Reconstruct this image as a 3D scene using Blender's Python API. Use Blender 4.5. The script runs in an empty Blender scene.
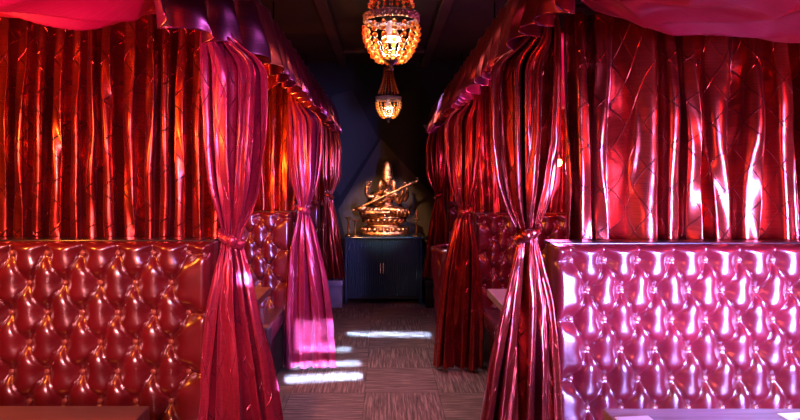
import bpy, bmesh, math, random
import numpy as np
from mathutils import Vector, Matrix
PI = math.pi
S = bpy.context.scene
COL = S.collection

# ------------------------------------------------------------------ camera
EYE = 1.46
cam_d = bpy.data.cameras.new('camera'); cam = bpy.data.objects.new('camera', cam_d); COL.objects.link(cam)
cam.location = (0, 0, EYE); cam.rotation_euler = (PI/2, 0, 0)
cam_d.sensor_width = 36; cam_d.lens = 36*560/800
cam_d.shift_x = (400-384)/800; cam_d.shift_y = -(210-177)/800
cam_d.clip_start = 0.02
cam_d.dof.use_dof = False
S.camera = cam

# ------------------------------------------------------------------ world and exposure
w = bpy.data.worlds.new('world'); S.world = w; w.use_nodes = True
w.node_tree.nodes['Background'].inputs[0].default_value = (0.25, 0.22, 0.55, 1)
w.node_tree.nodes['Background'].inputs[1].default_value = 0.03
S.view_settings.view_transform = 'Standard'; S.view_settings.look = 'None'
S.view_settings.gamma = 1; S.view_settings.use_curve_mapping = False
S.view_settings.exposure = 0.0

# ------------------------------------------------------------------ lights
def aim(o, target):
    d = Vector(target) - o.location
    o.rotation_euler = d.to_track_quat('-Z', 'Y').to_euler()
def area(name, loc, target, sx, sy, power, color, spread=180):
    l = bpy.data.lights.new(name, 'AREA'); l.shape = 'RECTANGLE'; l.size = sx; l.size_y = sy
    l.energy = power; l.color = color; l.spread = math.radians(spread)
    o = bpy.data.objects.new(name, l); COL.objects.link(o); o.location = loc; aim(o, target)
    return o
def point(name, loc, power, color, r=0.04):
    l = bpy.data.lights.new(name, 'POINT'); l.energy = power; l.color = color; l.shadow_soft_size = r
    o = bpy.data.objects.new(name, l); COL.objects.link(o); o.location = loc
    return o
def spot(name, loc, target, power, color, deg, blend=0.5, r=0.03):
    l = bpy.data.lights.new(name, 'SPOT'); l.energy = power; l.color = color; l.shadow_soft_size = r
    l.spot_size = math.radians(deg); l.spot_blend = blend
    o = bpy.data.objects.new(name, l); COL.objects.link(o); o.location = loc; aim(o, target)
    return o
# daylight from the windows behind, to the right, with added coloured fills
area('window_daylight', (2.05, -0.32, 1.0), (1.50, 2.35, 0.82), 1.5, 0.85, 165, (0.36, 0.30, 1.0), 42)
area('rose_fill_left', (-0.25, -1.2, 1.9), (-1.2, 2.35, 0.85), 0.5, 0.5, 9, (1.0, 0.36, 0.42), 34)  # added rose fill for soft highlights on the left bench
spot('window_daylight_aisle', (1.3, -1.6, 2.0), (-0.70, 3.0, 1.45), 290, (0.50, 0.30, 1.0), 20, 0.6, 0.16)
spot('magenta_wash', (0.45, 0.0, 2.0), (-0.58, 2.9, 1.35), 80, (1.0, 0.10, 0.34), 24, 0.6, 0.08)  # added magenta fill on the left tied curtains and valance
spot('red_wash_right', (-0.45, 0.0, 2.0), (0.58, 2.9, 1.25), 15, (1.0, 0.16, 0.06), 22, 0.6, 0.08)
spot('sun_on_right_table', (1.0, -2.4, 2.6), (1.35, 1.50, 0.75), 1500, (0.66, 0.74, 1.0), 9, 0.3, 0.06)
# warm and red lamps of the booths, among added fills
point('amber_lamp_near_left', (-1.75, 1.80, 1.72), 36, (1.0, 0.26, 0.03), 0.04)
point('amber_lamp_near_left', (-1.30, 1.30, 1.72), 9, (1.0, 0.26, 0.03), 0.04)
point('red_fill_near_left', (-1.0, 0.55, 1.3), 52, (1.0, 0.12, 0.05), 0.16)  # unseen red fill added to redden the left bench leather
spot('pink_fill_left_canopy', (-1.15, 0.9, 1.5), (-1.05, 1.75, 2.12), 75, (1.0, 0.10, 0.60), 76, 0.6, 0.05)  # fill added from below to brighten the left canopy pink
point('red_lamp_near_right', (2.1, 1.75, 1.80), 18, (1.0, 0.05, 0.03), 0.04)
spot('red_lamp_under_right_canopy', (1.3, 0.9, 1.5), (1.25, 1.8, 2.15), 14, (1.0, 0.06, 0.10), 80, 0.6, 0.05)
point('amber_lamp_booth_left', (-1.05, 3.45, 1.55), 75, (1.0, 0.24, 0.02), 0.04)
point('pink_fill_booth_right', (0.95, 3.1, 1.5), 40, (0.95, 0.14, 0.50), 0.05)  # added fill, as the curtain keeps window light off this bench
point('red_lamp_booth_right', (1.6, 3.9, 1.8), 16, (1.0, 0.07, 0.02), 0.04)
point('amber_lamp_last_left', (-1.0, 5.6, 1.7), 6, (1.0, 0.15, 0.03), 0.05)
point('pink_lamp_last_right', (1.0, 5.6, 1.6), 8, (0.9, 0.12, 0.5), 0.05)
# gallery spots on the statue
spot('statue_spot_amber', (-0.42, 4.7, 2.15), (-0.04, 6.6, 1.08), 260, (1.0, 0.45, 0.16), 27)
spot('statue_spot_violet', (0.55, 5.2, 2.3), (0.05, 6.6, 1.10), 170, (0.90, 0.66, 1.0), 30)
spot('cabinet_spot_blue', (0.42, 4.2, 2.5), (0.20, 6.4, 0.5), 30, (0.12, 0.45, 1.0), 20)

area('aisle_fill', (0.0, 3.6, 2.84), (0.0, 3.6, 0), 0.4, 3.0, 15, (0.92, 0.68, 0.86), 60)  # unseen soft light added to brighten the aisle floor
# sun through the slits of the blinds behind: narrow parallel beams that land on the aisle floor
def sun_slit(x, y, width, depth, power, sx):
    sun = Vector((sx, 0.94, -0.33)).normalized()
    dst = Vector((x, y, 0)); src = dst - sun*(y+1.2)/sun.y
    return area('sun_slit', src, dst, width, depth*abs(sun.z), power, (0.42, 0.62, 1.0), 0.6)
for (x, y, wd, dp, p, sx) in [(0.0, 5.2, 0.84, 0.10, 8, 0.05), (-0.46, 4.72, 0.36, 0.06, 1.6, -0.15),
                              (-0.45, 4.36, 0.52, 0.07, 4, -0.15), (-0.44, 4.08, 0.54, 0.11, 7, -0.15), (-0.62, 4.95, 0.30, 0.7, 3.5, -0.13)]:
    sun_slit(x, y, wd, dp, p, sx)

# ------------------------------------------------------------------ materials
def mat(name, color=(0.5,0.5,0.5), rough=0.5, metal=0.0, spec=0.5, coat=0.0, coat_r=0.1, sheen=0.0, sheen_c=(1,1,1),
        emit=None, emit_s=0.0, trans=0.0, aniso=0.0):
    m = bpy.data.materials.new(name); m.use_nodes = True
    b = m.node_tree.nodes['Principled BSDF']
    I = b.inputs
    I['Base Color'].default_value = (*color, 1); I['Roughness'].default_value = rough; I['Metallic'].default_value = metal
    I['Specular IOR Level'].default_value = spec; I['Coat Weight'].default_value = coat; I['Coat Roughness'].default_value = coat_r
    I['Sheen Weight'].default_value = sheen; I['Sheen Tint'].default_value = (*sheen_c, 1); I['Sheen Roughness'].default_value = 0.35
    I['Transmission Weight'].default_value = trans
    if emit: I['Emission Color'].default_value = (*emit, 1); I['Emission Strength'].default_value = emit_s
    return m
class NT:
    def __init__(s, m): s.t = m.node_tree; s.b = s.t.nodes['Principled BSDF']
    def n(s, kind, **kw):
        nd = s.t.nodes.new(kind)
        for k, v in kw.items(): setattr(nd, k, v)
        return nd
    def l(s, a, b): s.t.links.new(a, b)
    def math(s, op, a, b=None, c=None):
        nd = s.n('ShaderNodeMath', operation=op)
        for i, v in enumerate((a, b, c)):
            if v is None: continue
            if isinstance(v, (int, float)): nd.inputs[i].default_value = v
            else: s.l(v, nd.inputs[i])
        return nd.outputs[0]
    def noise(s, vec, scale, detail=2, rough=0.5, dist=0.0):
        nd = s.n('ShaderNodeTexNoise'); nd.inputs['Scale'].default_value = scale; nd.inputs['Detail'].default_value = detail
        nd.inputs['Roughness'].default_value = rough; nd.inputs['Distortion'].default_value = dist
        if vec is not None: s.l(vec, nd.inputs['Vector'])
        return nd.outputs[0]
    def mapping(s, vec, scale=(1,1,1), rot=(0,0,0), loc=(0,0,0)):
        nd = s.n('ShaderNodeMapping'); nd.inputs['Scale'].default_value = scale; nd.inputs['Rotation'].default_value = rot; nd.inputs['Location'].default_value = loc
        s.l(vec, nd.inputs['Vector']); return nd.outputs[0]
    def ramp(s, fac, stops):
        nd = s.n('ShaderNodeValToRGB'); e = nd.color_ramp.elements
        while len(e) < len(stops): e.new(0.5)
        for k, (p, c) in enumerate(stops): e[k].position = p; e[k].color = (*c, 1)
        s.l(fac, nd.inputs[0]); return nd.outputs[0]
    def bump(s, h, strength, dist):
        nd = s.n('ShaderNodeBump'); nd.inputs['Strength'].default_value = strength; nd.inputs['Distance'].default_value = dist
        s.l(h, nd.inputs['Height']); s.l(nd.outputs[0], s.b.inputs['Normal']); return nd

def silk(name, base, dark, sheen_c, rough=0.275, tuck=True, metal=0.9, sheen=0.08):
    """shot dupioni silk: horizontal slubs and a stitched diamond lattice in cloth coordinates"""
    m = mat(name, base, rough, metal, 0.8, sheen=sheen, sheen_c=sheen_c, coat=0.4, coat_r=0.22)
    m.node_tree.nodes['Principled BSDF'].inputs['Coat IOR'].default_value = 1.7
    N = NT(m)
    uv = N.n('ShaderNodeUVMap').outputs[0]
    slub = N.noise(N.mapping(uv, (7, 160, 1)), 1.0, 3, 0.6)
    cr = N.noise(N.mapping(uv, (26, 3.5, 1)), 1.0, 3, 0.55, 0.5)
    big = N.noise(N.mapping(uv, (3, 2, 1)), 1.0, 2)
    c = N.ramp(N.math('ADD', N.math('MULTIPLY', slub, 0.45), N.math('MULTIPLY', big, 0.55)), [(0.30, dark), (0.62, base)])
    h = N.math('ADD', N.math('MULTIPLY', slub, 0.12), N.math('MULTIPLY', cr, 0.35))
    if tuck:
        sx = N.n('ShaderNodeSeparateXYZ'); N.l(uv, sx.inputs[0])
        wob = N.math('MULTIPLY', N.noise(N.mapping(uv, (4, 4, 1)), 1.0, 2), 0.25)
        a = N.math('MULTIPLY', sx.outputs[0], 1/0.15); b2 = N.math('MULTIPLY', sx.outputs[1], 1/0.20)
        p = N.math('ADD', N.math('ADD', a, b2), wob); q = N.math('ADD', N.math('SUBTRACT', a, b2), wob)
        def line(v):
            f = N.math('ABSOLUTE', N.math('SUBTRACT', N.math('FRACT', v), 0.5))
            g = N.math('SUBTRACT', 1.0, N.math('MULTIPLY', f, 1/0.028))
            return N.math('MAXIMUM', g, 0.0)
        ln = N.math('MAXIMUM', line(p), line(q))
        h = N.math('ADD', h, N.math('MULTIPLY', ln, 2.4))
        mx = N.n('ShaderNodeMix', data_type='RGBA'); N.l(N.math('MULTIPLY', ln, 0.6), mx.inputs[0])
        N.l(c, mx.inputs[6]); mx.inputs[7].default_value = (dark[0]*0.6, dark[1]*0.6, dark[2]*0.6, 1); c = mx.outputs[2]
    N.l(c, N.b.inputs['Base Color'])
    N.bump(h, 0.55, 0.004)
    return m

M = {}
M['silk_red'] = silk('red_shot_silk', (0.48, 0.045, 0.022), (0.16, 0.007, 0.007), (0.9, 0.35, 0.8))
M['silk_mag'] = silk('magenta_shot_silk', (0.50, 0.035, 0.11), (0.22, 0.012, 0.04), (0.95, 0.35, 0.95), metal=0.5)
M['silk_val'] = silk('plum_shot_silk', (0.36, 0.05, 0.13), (0.18, 0.02, 0.06), (0.7, 0.45, 1.0), tuck=False)
M['satin'] = silk('crimson_satin', (0.50, 0.006, 0.07), (0.32, 0.003, 0.04), (0.9, 0.2, 0.5), rough=0.40, tuck=False, metal=0.35, sheen=0.0)
M['satin'].node_tree.nodes['Principled BSDF'].inputs['Coat Weight'].default_value = 0.15

def leather(name, base, dark):
    m = mat(name, base, 0.40, 0.0, 0.25, coat=1.0, coat_r=0.22)
    m.node_tree.nodes['Principled BSDF'].inputs['Coat IOR'].default_value = 1.85
    N = NT(m); tc = N.n('ShaderNodeTexCoord').outputs['Object']
    n1 = N.noise(tc, 9, 4, 0.55)
    N.l(N.ramp(n1, [(0.3, dark), (0.65, base)]), N.b.inputs['Base Color'])
    v = N.n('ShaderNodeTexVoronoi'); v.inputs['Scale'].default_value = 330; N.l(tc, v.inputs['Vector'])
    wr = N.noise(N.mapping(tc, (1, 1, 1)), 28, 5, 0.6, 0.6)
    h = N.math('ADD', N.math('MULTIPLY', v.outputs[0], 0.15), wr)
    N.bump(h, 0.3, 0.004)
    return m
M['leather'] = leather('oxblood_leather', (0.115, 0.004, 0.009), (0.07, 0.002, 0.005))
M['vinyl_dark'] = leather('dark_vinyl', (0.06, 0.02, 0.035), (0.03, 0.01, 0.02))
M['vinyl_blue_lit'] = leather('blue_lit_vinyl', (0.22, 0.27, 0.40), (0.16, 0.2, 0.32))  # blue light falling on the low seat is put into this colour
M['button'] = mat('leather_button', (0.22, 0.06, 0.035), 0.3, coat=0.4)
M['black_wood'] = mat('black_lacquer', (0.012, 0.010, 0.012), 0.3, coat=0.3)
M['ceil'] = mat('dark_ceiling_paint', (0.014, 0.006, 0.006), 0.7)
M['ceil_trim'] = mat('dark_ceiling_wood', (0.035, 0.02, 0.016), 0.5)
M['wall'] = mat('dark_navy_paint', (0.003, 0.004, 0.009), 0.85)
M['wall_red'] = mat('dark_plum_paint', (0.035, 0.01, 0.014), 0.8)
M['mural'] = mat('warm_grey_paint', (0.030, 0.024, 0.026), 0.75)
M['mural2'] = mat('slate_grey_paint', (0.010, 0.011, 0.016), 0.75)
M['mural3'] = mat('pale_grey_paint', (0.30, 0.27, 0.28), 0.7)
M['cab'] = mat('petrol_blue_paint', (0.010, 0.040, 0.072), 0.3, coat=0.4, coat_r=0.15)
M['chrome'] = mat('polished_steel', (0.8, 0.8, 0.82), 0.15, 1.0)
M['brass'] = mat('aged_brass', (0.62, 0.36, 0.13), 0.28, 1.0)
M['bronze'] = mat('burnished_bronze', (0.66, 0.34, 0.15), 0.34, 1.0)
_N = NT(M['bronze']); _tc = _N.n('ShaderNodeTexCoord').outputs['Object']
_n1 = _N.noise(_tc, 26, 4, 0.65)
_N.l(_N.ramp(_n1, [(0.36, (0.10, 0.035, 0.015)), (0.56, (0.70, 0.38, 0.17))]), _N.b.inputs['Base Color'])
_N.bump(_N.noise(_tc, 70, 3, 0.6), 0.5, 0.01)
M['white_paper'] = mat('white_card', (0.85, 0.85, 0.9), 0.5)
M['ink_blue'] = mat('blue_ink', (0.02, 0.06, 0.25), 0.5)
M['bead'] = mat('amber_glass_bead', (0.95, 0.36, 0.05), 0.10, 0.0, 0.8, trans=0.55)
M['bead_red'] = mat('red_glass_bead', (0.65, 0.08, 0.02), 0.12, 0.0, 0.8, trans=0.45)
M['bead_gold'] = mat('gold_glass_bead', (1.0, 0.62, 0.16), 0.10, 0.0, 0.8, trans=0.6)
M['iron'] = mat('dark_iron', (0.05, 0.04, 0.05), 0.45, 0.8)
M['filigree'] = mat('pewter_filigree', (0.30, 0.20, 0.17), 0.42, 0.9)
_N = NT(M['filigree']); _tc = _N.n('ShaderNodeTexCoord').outputs['Object']
_v = _N.n('ShaderNodeTexVoronoi'); _v.inputs['Scale'].default_value = 90; _N.l(_tc, _v.inputs['Vector']); _N.bump(_v.outputs[0], 1.0, 0.01)
M['bulb'] = mat('lit_bulb_glass', (1, 0.9, 0.8), 0.3, emit=(1.0, 0.78, 0.55), emit_s=6)
M['bulb_amber'] = mat('lit_amber_bulb', (1, 0.6, 0.2), 0.3, emit=(1.0, 0.5, 0.12), emit_s=22)
M['bulb_neck'] = mat('bulb_reflector', (0.75, 0.68, 0.66), 0.3, 0.3, emit=(0.8, 0.5, 0.35), emit_s=0.25)

# carpet tiles, quarter turned, with streaks
M['carpet'] = mat('brown_carpet_tile', (0.1,0.07,0.07), 0.75, spec=0.3)
_N = NT(M['carpet']); _tc = _N.n('ShaderNodeTexCoord').outputs['Object']
_ch = _N.n('ShaderNodeTexChecker'); _ch.inputs['Scale'].default_value = 1/0.5
_ch.inputs[1].default_value = (1,1,1,1); _ch.inputs[2].default_value = (0,0,0,1)
_N.l(_N.mapping(_tc, loc=(0.13, 0.21, 0.013)), _ch.inputs[0])
_a = _N.noise(_N.mapping(_tc, (4, 75, 1)), 1.0, 4, 0.7); _b = _N.noise(_N.mapping(_tc, (75, 4, 1)), 1.0, 4, 0.7)
_mx = _N.n('ShaderNodeMix', data_type='FLOAT'); _N.l(_ch.outputs[1], _mx.inputs[0]); _N.l(_a, _mx.inputs[2]); _N.l(_b, _mx.inputs[3])
_br = _N.n('ShaderNodeTexBrick'); _br.offset = 0; _br.inputs['Scale'].default_value = 1; _br.inputs['Brick Width'].default_value = 0.5; _br.inputs['Row Height'].default_value = 0.5
_br.inputs['Mortar Size'].default_value = 0.004
_N.l(_N.mapping(_tc, loc=(0.13, 0.21, 0)), _br.inputs[0])
_c = _N.ramp(_mx.outputs[0], [(0.34, (0.028, 0.017, 0.018)), (0.5, (0.10, 0.066, 0.062)), (0.66, (0.24, 0.165, 0.145))])
_m2 = _N.n('ShaderNodeMix', data_type='RGBA', blend_type='MULTIPLY'); _m2.inputs[0].default_value = 0.6
_N.l(_c, _m2.inputs[6]); _N.l(_N.ramp(_br.outputs['Fac'], [(0, (1,1,1)), (1, (0.3,0.3,0.3))]), _m2.inputs[7])
_N.l(_m2.outputs[2], _N.b.inputs['Base Color']); _N.bump(_mx.outputs[0], 0.5, 0.006)

def wood(name, c1, c2, rough, coat):
    m = mat(name, c1, rough, coat=coat, coat_r=0.15)
    N = NT(m); tc = N.n('ShaderNodeTexCoord').outputs['Object']
    n = N.noise(N.mapping(tc, (2.5, 38, 10)), 1.0, 4, 0.6, 0.4)
    N.l(N.ramp(n, [(0.35, c2), (0.65, c1)]), N.b.inputs['Base Color']); N.bump(n, 0.15, 0.002)
    return m
M['wood'] = wood('walnut_table', (0.13, 0.055, 0.04), (0.055, 0.022, 0.018), 0.38, 0.15)
M['wood_gloss'] = wood('polished_grey_table', (0.30, 0.27, 0.30), (0.17, 0.15, 0.17), 0.28, 0.6)

# ------------------------------------------------------------------ mesh helpers
def link(name, me, m, parent=None, smooth=True):
    o = bpy.data.objects.new(name, me); COL.objects.link(o)
    if m is not None and len(me.materials) == 0: me.materials.append(m)
    if parent: o.parent = parent
    if smooth: me.shade_smooth()
    return o
def obj(name, bm, m, parent=None, smooth=False):
    me = bpy.data.meshes.new(name); bmesh.ops.recalc_face_normals(bm, faces=bm.faces); bm.to_mesh(me); bm.free()
    return link(name, me, m, parent, smooth)
def empty(name, loc=(0,0,0), rz=0):
    o = bpy.data.objects.new(name, None); COL.objects.link(o); o.location = loc; o.rotation_euler = (0,0,rz); o.empty_display_size = 0.1
    return o
def tag(o, label=None, cat=None, group=None, kind=None):
    if label: o['label'] = label
    if cat: o['category'] = cat
    if group: o['group'] = group
    if kind: o['kind'] = kind
    return o
def copy_tree(o, parent=None, skip=()):
    c = o.copy(); COL.objects.link(c); c.parent = parent
    for ch in list(o.children):
        if ch.name.split('.')[0] in skip: continue
        copy_tree(ch, c, skip)
    return c
def add_box(bm, lo, hi, bev=0.0, seg=2):
    r = bmesh.ops.create_cube(bm, size=1.0)
    lo, hi = Vector(lo), Vector(hi)
    for v in r['verts']:
        v.co = Vector([(lo[i]+hi[i])/2 + v.co[i]*(hi[i]-lo[i]) for i in range(3)])
    if bev > 0:
        es = list({e for v in r['verts'] for e in v.link_edges})
        bmesh.ops.bevel(bm, geom=es, offset=bev, segments=seg, profile=0.5, affect='EDGES')
def box(name, lo, hi, m, parent=None, bev=0.0, seg=2):
    bm = bmesh.new(); add_box(bm, lo, hi, bev, seg)
    return obj(name, bm, m, parent, False)
def add_lathe(bm, prof, n=32, c=(0,0,0), sx=1.0, sy=1.0, lobes=0, lobe=0.0):
    rings = []
    for r, z in prof:
        ring = []
        for k in range(n):
            a = 2*PI*k/n; rr = r*(1+(lobe*math.cos(lobes*a) if lobes else 0))
            ring.append(bm.verts.new((c[0]+rr*math.cos(a)*sx, c[1]+rr*math.sin(a)*sy, c[2]+z)))
        rings.append(ring)
    for i in range(len(rings)-1):
        for k in range(n):
            bm.faces.new((rings[i][k], rings[i][(k+1)%n], rings[i+1][(k+1)%n], rings[i+1][k]))
    bm.faces.new(rings[0][::-1]); bm.faces.new(rings[-1])
def lathe(name, prof, m, parent=None, n=32, c=(0,0,0), **kw):
    bm = bmesh.new(); add_lathe(bm, prof, n, c, **kw)
    return obj(name, bm, m, parent, True)
def add_tube(bm, pts, rad, n=8):
    pts = [Vector(p) for p in pts]; rads = rad if isinstance(rad, (list, tuple)) else [rad]*len(pts)
    rings = []; up = Vector((0, 0, 1)); prev = None
    for i, p in enumerate(pts):
        t = (pts[min(i+1, len(pts)-1)] - pts[max(i-1, 0)]).normalized()
        if prev is None:
            a = t.cross(up)
            if a.length < 1e-3: a = t.cross(Vector((1, 0, 0)))
        else: a = prev - t*prev.dot(t)
        a.normalize(); prev = a; b = t.cross(a)
        rings.append([bm.verts.new(p + (a*math.cos(2*PI*k/n) + b*math.sin(2*PI*k/n))*rads[i]) for k in range(n)])
    for i in range(len(rings)-1):
        for k in range(n): bm.faces.new((rings[i][k], rings[i][(k+1)%n], rings[i+1][(k+1)%n], rings[i+1][k]))
    bm.faces.new(rings[0][::-1]); bm.faces.new(rings[-1])
def add_ball(bm, c, r, sub=2, sc=(1,1,1)):
    res = bmesh.ops.create_icosphere(bm, subdivisions=sub, radius=r)
    for v in res['verts']: v.co = Vector((v.co.x*sc[0]+c[0], v.co.y*sc[1]+c[1], v.co.z*sc[2]+c[2]))
def grid_mesh(name, P, UV=None, m=None, parent=None, thick=0.0):
    """P: (nv, nu, 3) array -> sheet mesh"""
    nv, nu = P.shape[:2]
    me = bpy.data.meshes.new(name)
    idx = np.arange(nv*nu).reshape(nv, nu)
    F = np.stack([idx[:-1,:-1], idx[:-1,1:], idx[1:,1:], idx[1:,:-1]], -1).reshape(-1, 4)
    me.from_pydata(P.reshape(-1, 3).tolist(), [], F.tolist())
    if UV is not None:
        l = me.uv_layers.new(name='UVMap'); li = np.empty(len(me.loops), dtype=np.int32); me.loops.foreach_get('vertex_index', li)
        l.data.foreach_set('uv', UV.reshape(-1, 2)[li].astype(np.float32).ravel())
    o = link(name, me, m, parent, True)
    if thick:
        s = o.modifiers.new('cloth', 'SOLIDIFY'); s.thickness = thick; s.offset = 0
    return o
def snoise(seed, n=5, fmin=0.6, fmax=3.0):
    r = random.Random(seed); T = [(r.uniform(fmin, fmax)*r.choice((-1,1)), r.uniform(fmin, fmax)*r.choice((-1,1)), r.uniform(0, 2*PI), r.uniform(0.5, 1)) for _ in range(n)]
    tot = sum(t[3] for t in T)
    return lambda a, b: sum(t[3]*np.sin(t[0]*a*2*PI + t[1]*b*2*PI + t[2]) for t in T)/tot
def sstep(a, b, x):
    t = np.clip((x-a)/(b-a), 0, 1); return t*t*(3-2*t)

# ------------------------------------------------------------------ the room
def struct(o): o['kind'] = 'structure'; return o
XW, Y0, Y1, ZC = 2.45, -3.0, 6.95, 2.88
struct(box('floor', (-XW-0.1, Y0, -0.1), (XW+0.1, Y1+0.1, 0), M['carpet']))
struct(box('ceiling', (-XW-0.1, Y0, ZC), (XW+0.1, Y1+0.1, ZC+0.1), M['ceil']))
struct(box('wall_back', (-XW-0.1, Y1, 0), (XW+0.1, Y1+0.1, ZC), M['wall']))
struct(box('wall_left', (-XW-0.1, Y0, 0), (-XW, Y1, ZC), M['wall_red']))
struct(box('wall_right', (XW, Y0, 0), (XW+0.1, Y1, ZC), M['wall_red']))
n = 1
for s in (-1, 1):
    struct(box('trim_%d' % n, (s*0.50-0.05, Y0, ZC-0.05), (s*0.50+0.05, Y1, ZC), M['ceil_trim'], bev=0.01)); n += 1
for y in (0.9, 3.6, 6.2):
    struct(box('trim_%d' % n, (-0.45, y-0.05, ZC-0.05), (0.45, y+0.05, ZC), M['ceil_trim'], bev=0.01)); n += 1
struct(box('baseboard_back', (-XW, Y1-0.015, 0), (XW, Y1, 0.1), M['black_wood']))
# faceted paint shapes on the back wall
def facet(pts, m):
    bm = bmesh.new(); f = [bm.verts.new((x, Y1-0.012, z)) for x, z in pts]; g = [bm.verts.new((x, Y1, z)) for x, z in pts]
    bm.faces.new(f); bm.faces.new(g[::-1]); k = len(f)
    for i in range(k): bm.faces.new((f[i], g[i], g[(i+1)%k], f[(i+1)%k]))
    return obj('wall_panel', bm, m)
PXM = Y1/560
def wp(px, py): return ((px-384)*PXM, EYE-(py-177)*PXM)
tag(facet([wp(381,139), wp(338,210), wp(352,262), wp(424,262), wp(440,203)], M['mural']), 'large warm grey diamond shaped panel on the wall behind the statue', 'wall panel')
tag(facet([wp(332,96), wp(352,90), wp(378,138), wp(340,196), wp(318,170)], M['mural2']), 'slate grey faceted panel on the back wall left of the diamond', 'wall panel')
tag(facet([wp(423,125), wp(434,125), wp(434,144)], M['mural3']), 'small pale triangular panel on the back wall beside the right valance', 'wall panel')

# ------------------------------------------------------------------ tufted booth benches
PX, PZ = 0.146, 0.1235
def tuft_mesh(name, x0, x1, z0, z1, bx, bz, px, pz, sgn, A=0.038):
    """front faces -Y. button rows start at height bz, the first column at bx, the columns run away from the aisle (sgn)"""
    rows = []; k = 0
    while bz - k*pz > z0+0.02:
        off = 0 if k % 2 == 0 else 0.5
        xs = []; j = 0
        while True:
            x = bx + sgn*(j+off)*px
            if x < x0+0.04 or x > x1-0.04:
                if j > 0: break
            xs.append(x); j += 1
        rows.append((bz-k*pz, xs)); k += 1
    segs = []
    for r, (z, xs) in enumerate(rows):
        zn = rows[r+1][0] if r+1 < len(rows) else z-pz
        for x in xs:
            for d in (-1, 1):
                xn = x + d*px/2
                if xn < x0 or xn > x1: continue
                if r+1 < len(rows) and min(abs(xn-q) for q in rows[r+1][1]) > 0.01: continue
                mid = ((x+xn)/2 - d*0.004, (z+zn)/2-0.004)
                segs.append((x, z, *mid)); segs.append((*mid, xn, zn))
            if r == 0: segs.append((x, z, x, z1))
        for xe, edge in ((min(xs), x0), (max(xs), x1)):
            if abs(xe-edge) < px*0.9: segs.append((xe, z, edge, z-0.004))
    step = 0.0055
    xs = np.linspace(x0, x1, int((x1-x0)/step)); zs = np.linspace(z0, z1, int((z1-z0)/step))
    X, Z = np.meshgrid(xs, zs)
    D = np.full(X.shape, 9.0); DB = np.full(X.shape, 9.0); TH = np.zeros(X.shape)
    wx = X + 0.004*np.sin(Z*31+X*11); wz = Z + 0.003*np.sin(X*37)
    for (ax, az, cx, cz) in segs:
        dx, dz = cx-ax, cz-az; L2 = dx*dx+dz*dz+1e-9
        mk = (np.abs(X-(ax+cx)/2) < 0.14) & (np.abs(Z-(az+cz)/2) < 0.14)
        t = np.clip(((wx-ax)*dx+(wz-az)*dz)/L2, 0, 1)
        d = np.hypot(wx-ax-t*dx, wz-az-t*dz)
        D = np.where(mk, np.minimum(D, d), D)
    for z, xr in rows:
        for x in xr:
            d = np.hypot(X-x, Z-z); th = np.arctan2(Z-z, X-x); mk = d < DB; DB = np.where(mk, d, DB); TH = np.where(mk, th, TH)
    R = 0.042
    prof = np.sqrt(np.clip(1-(1-np.clip(D/R, 0, 1))**2, 0, 1))
    H = 1.15*A*(1-np.exp(-(DB/0.037)**2))*(0.45+0.55*prof)
    H -= 0.007*np.exp(-(D/0.0065)**2)*np.clip(DB/0.02, 0, 1)
    H += 0.0016*np.sin(TH*15+np.sin(X*40)*2)*np.exp(-((DB-0.022)/0.016)**2)
    nn = snoise(5, 6, 2, 7); H += 0.0016*nn(X, Z)
    ed = np.minimum(np.minimum(X-x0, x1-X), np.minimum(z1-Z, Z-z0+0.02))
    H = (H+0.012)*np.sqrt(np.clip(1-(1-np.clip(ed/0.030, 0, 1))**2, 0, 1))
    P = np.stack([X, -H, Z], -1)
    nz, nx = X.shape
    V = P.reshape(-1, 3).tolist(); idx = np.arange(nz*nx).reshape(nz, nx)
    F = np.stack([idx[:-1,:-1], idx[:-1,1:], idx[1:,1:], idx[1:,:-1]], -1).reshape(-1, 4).tolist()
    loop = list(idx[0, :]) + list(idx[1:, -1]) + list(idx[-1, -2::-1]) + list(idx[-2:0:-1, 0])
    b0 = len(V)
    for i in loop: V.append([V[i][0], 0.09, V[i][2]])
    k = len(loop)
    for i in range(k): F.append([loop[(i+1)%k], loop[i], b0+i, b0+(i+1)%k])
    F.append([b0+i for i in range(k)])
    me = bpy.data.meshes.new(name); me.from_pydata(V, [], [list(map(int, f)) for f in F])
    return me, rows
def btn_mesh():
    bm = bmesh.new(); add_lathe(bm, [(0.0105, 0.0), (0.0115, 0.003), (0.0095, 0.007), (0.005, 0.009), (0.001, 0.0095)], 14)
    for v in bm.verts: v.co = Vector((v.co.x, -v.co.z, v.co.y))
    me = bpy.data.meshes.new('button'); bmesh.ops.recalc_face_normals(bm, faces=bm.faces); bm.to_mesh(me); bm.free()
    me.materials.append(M['button']); me.shade_smooth(); return me
BTN = btn_mesh()
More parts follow.
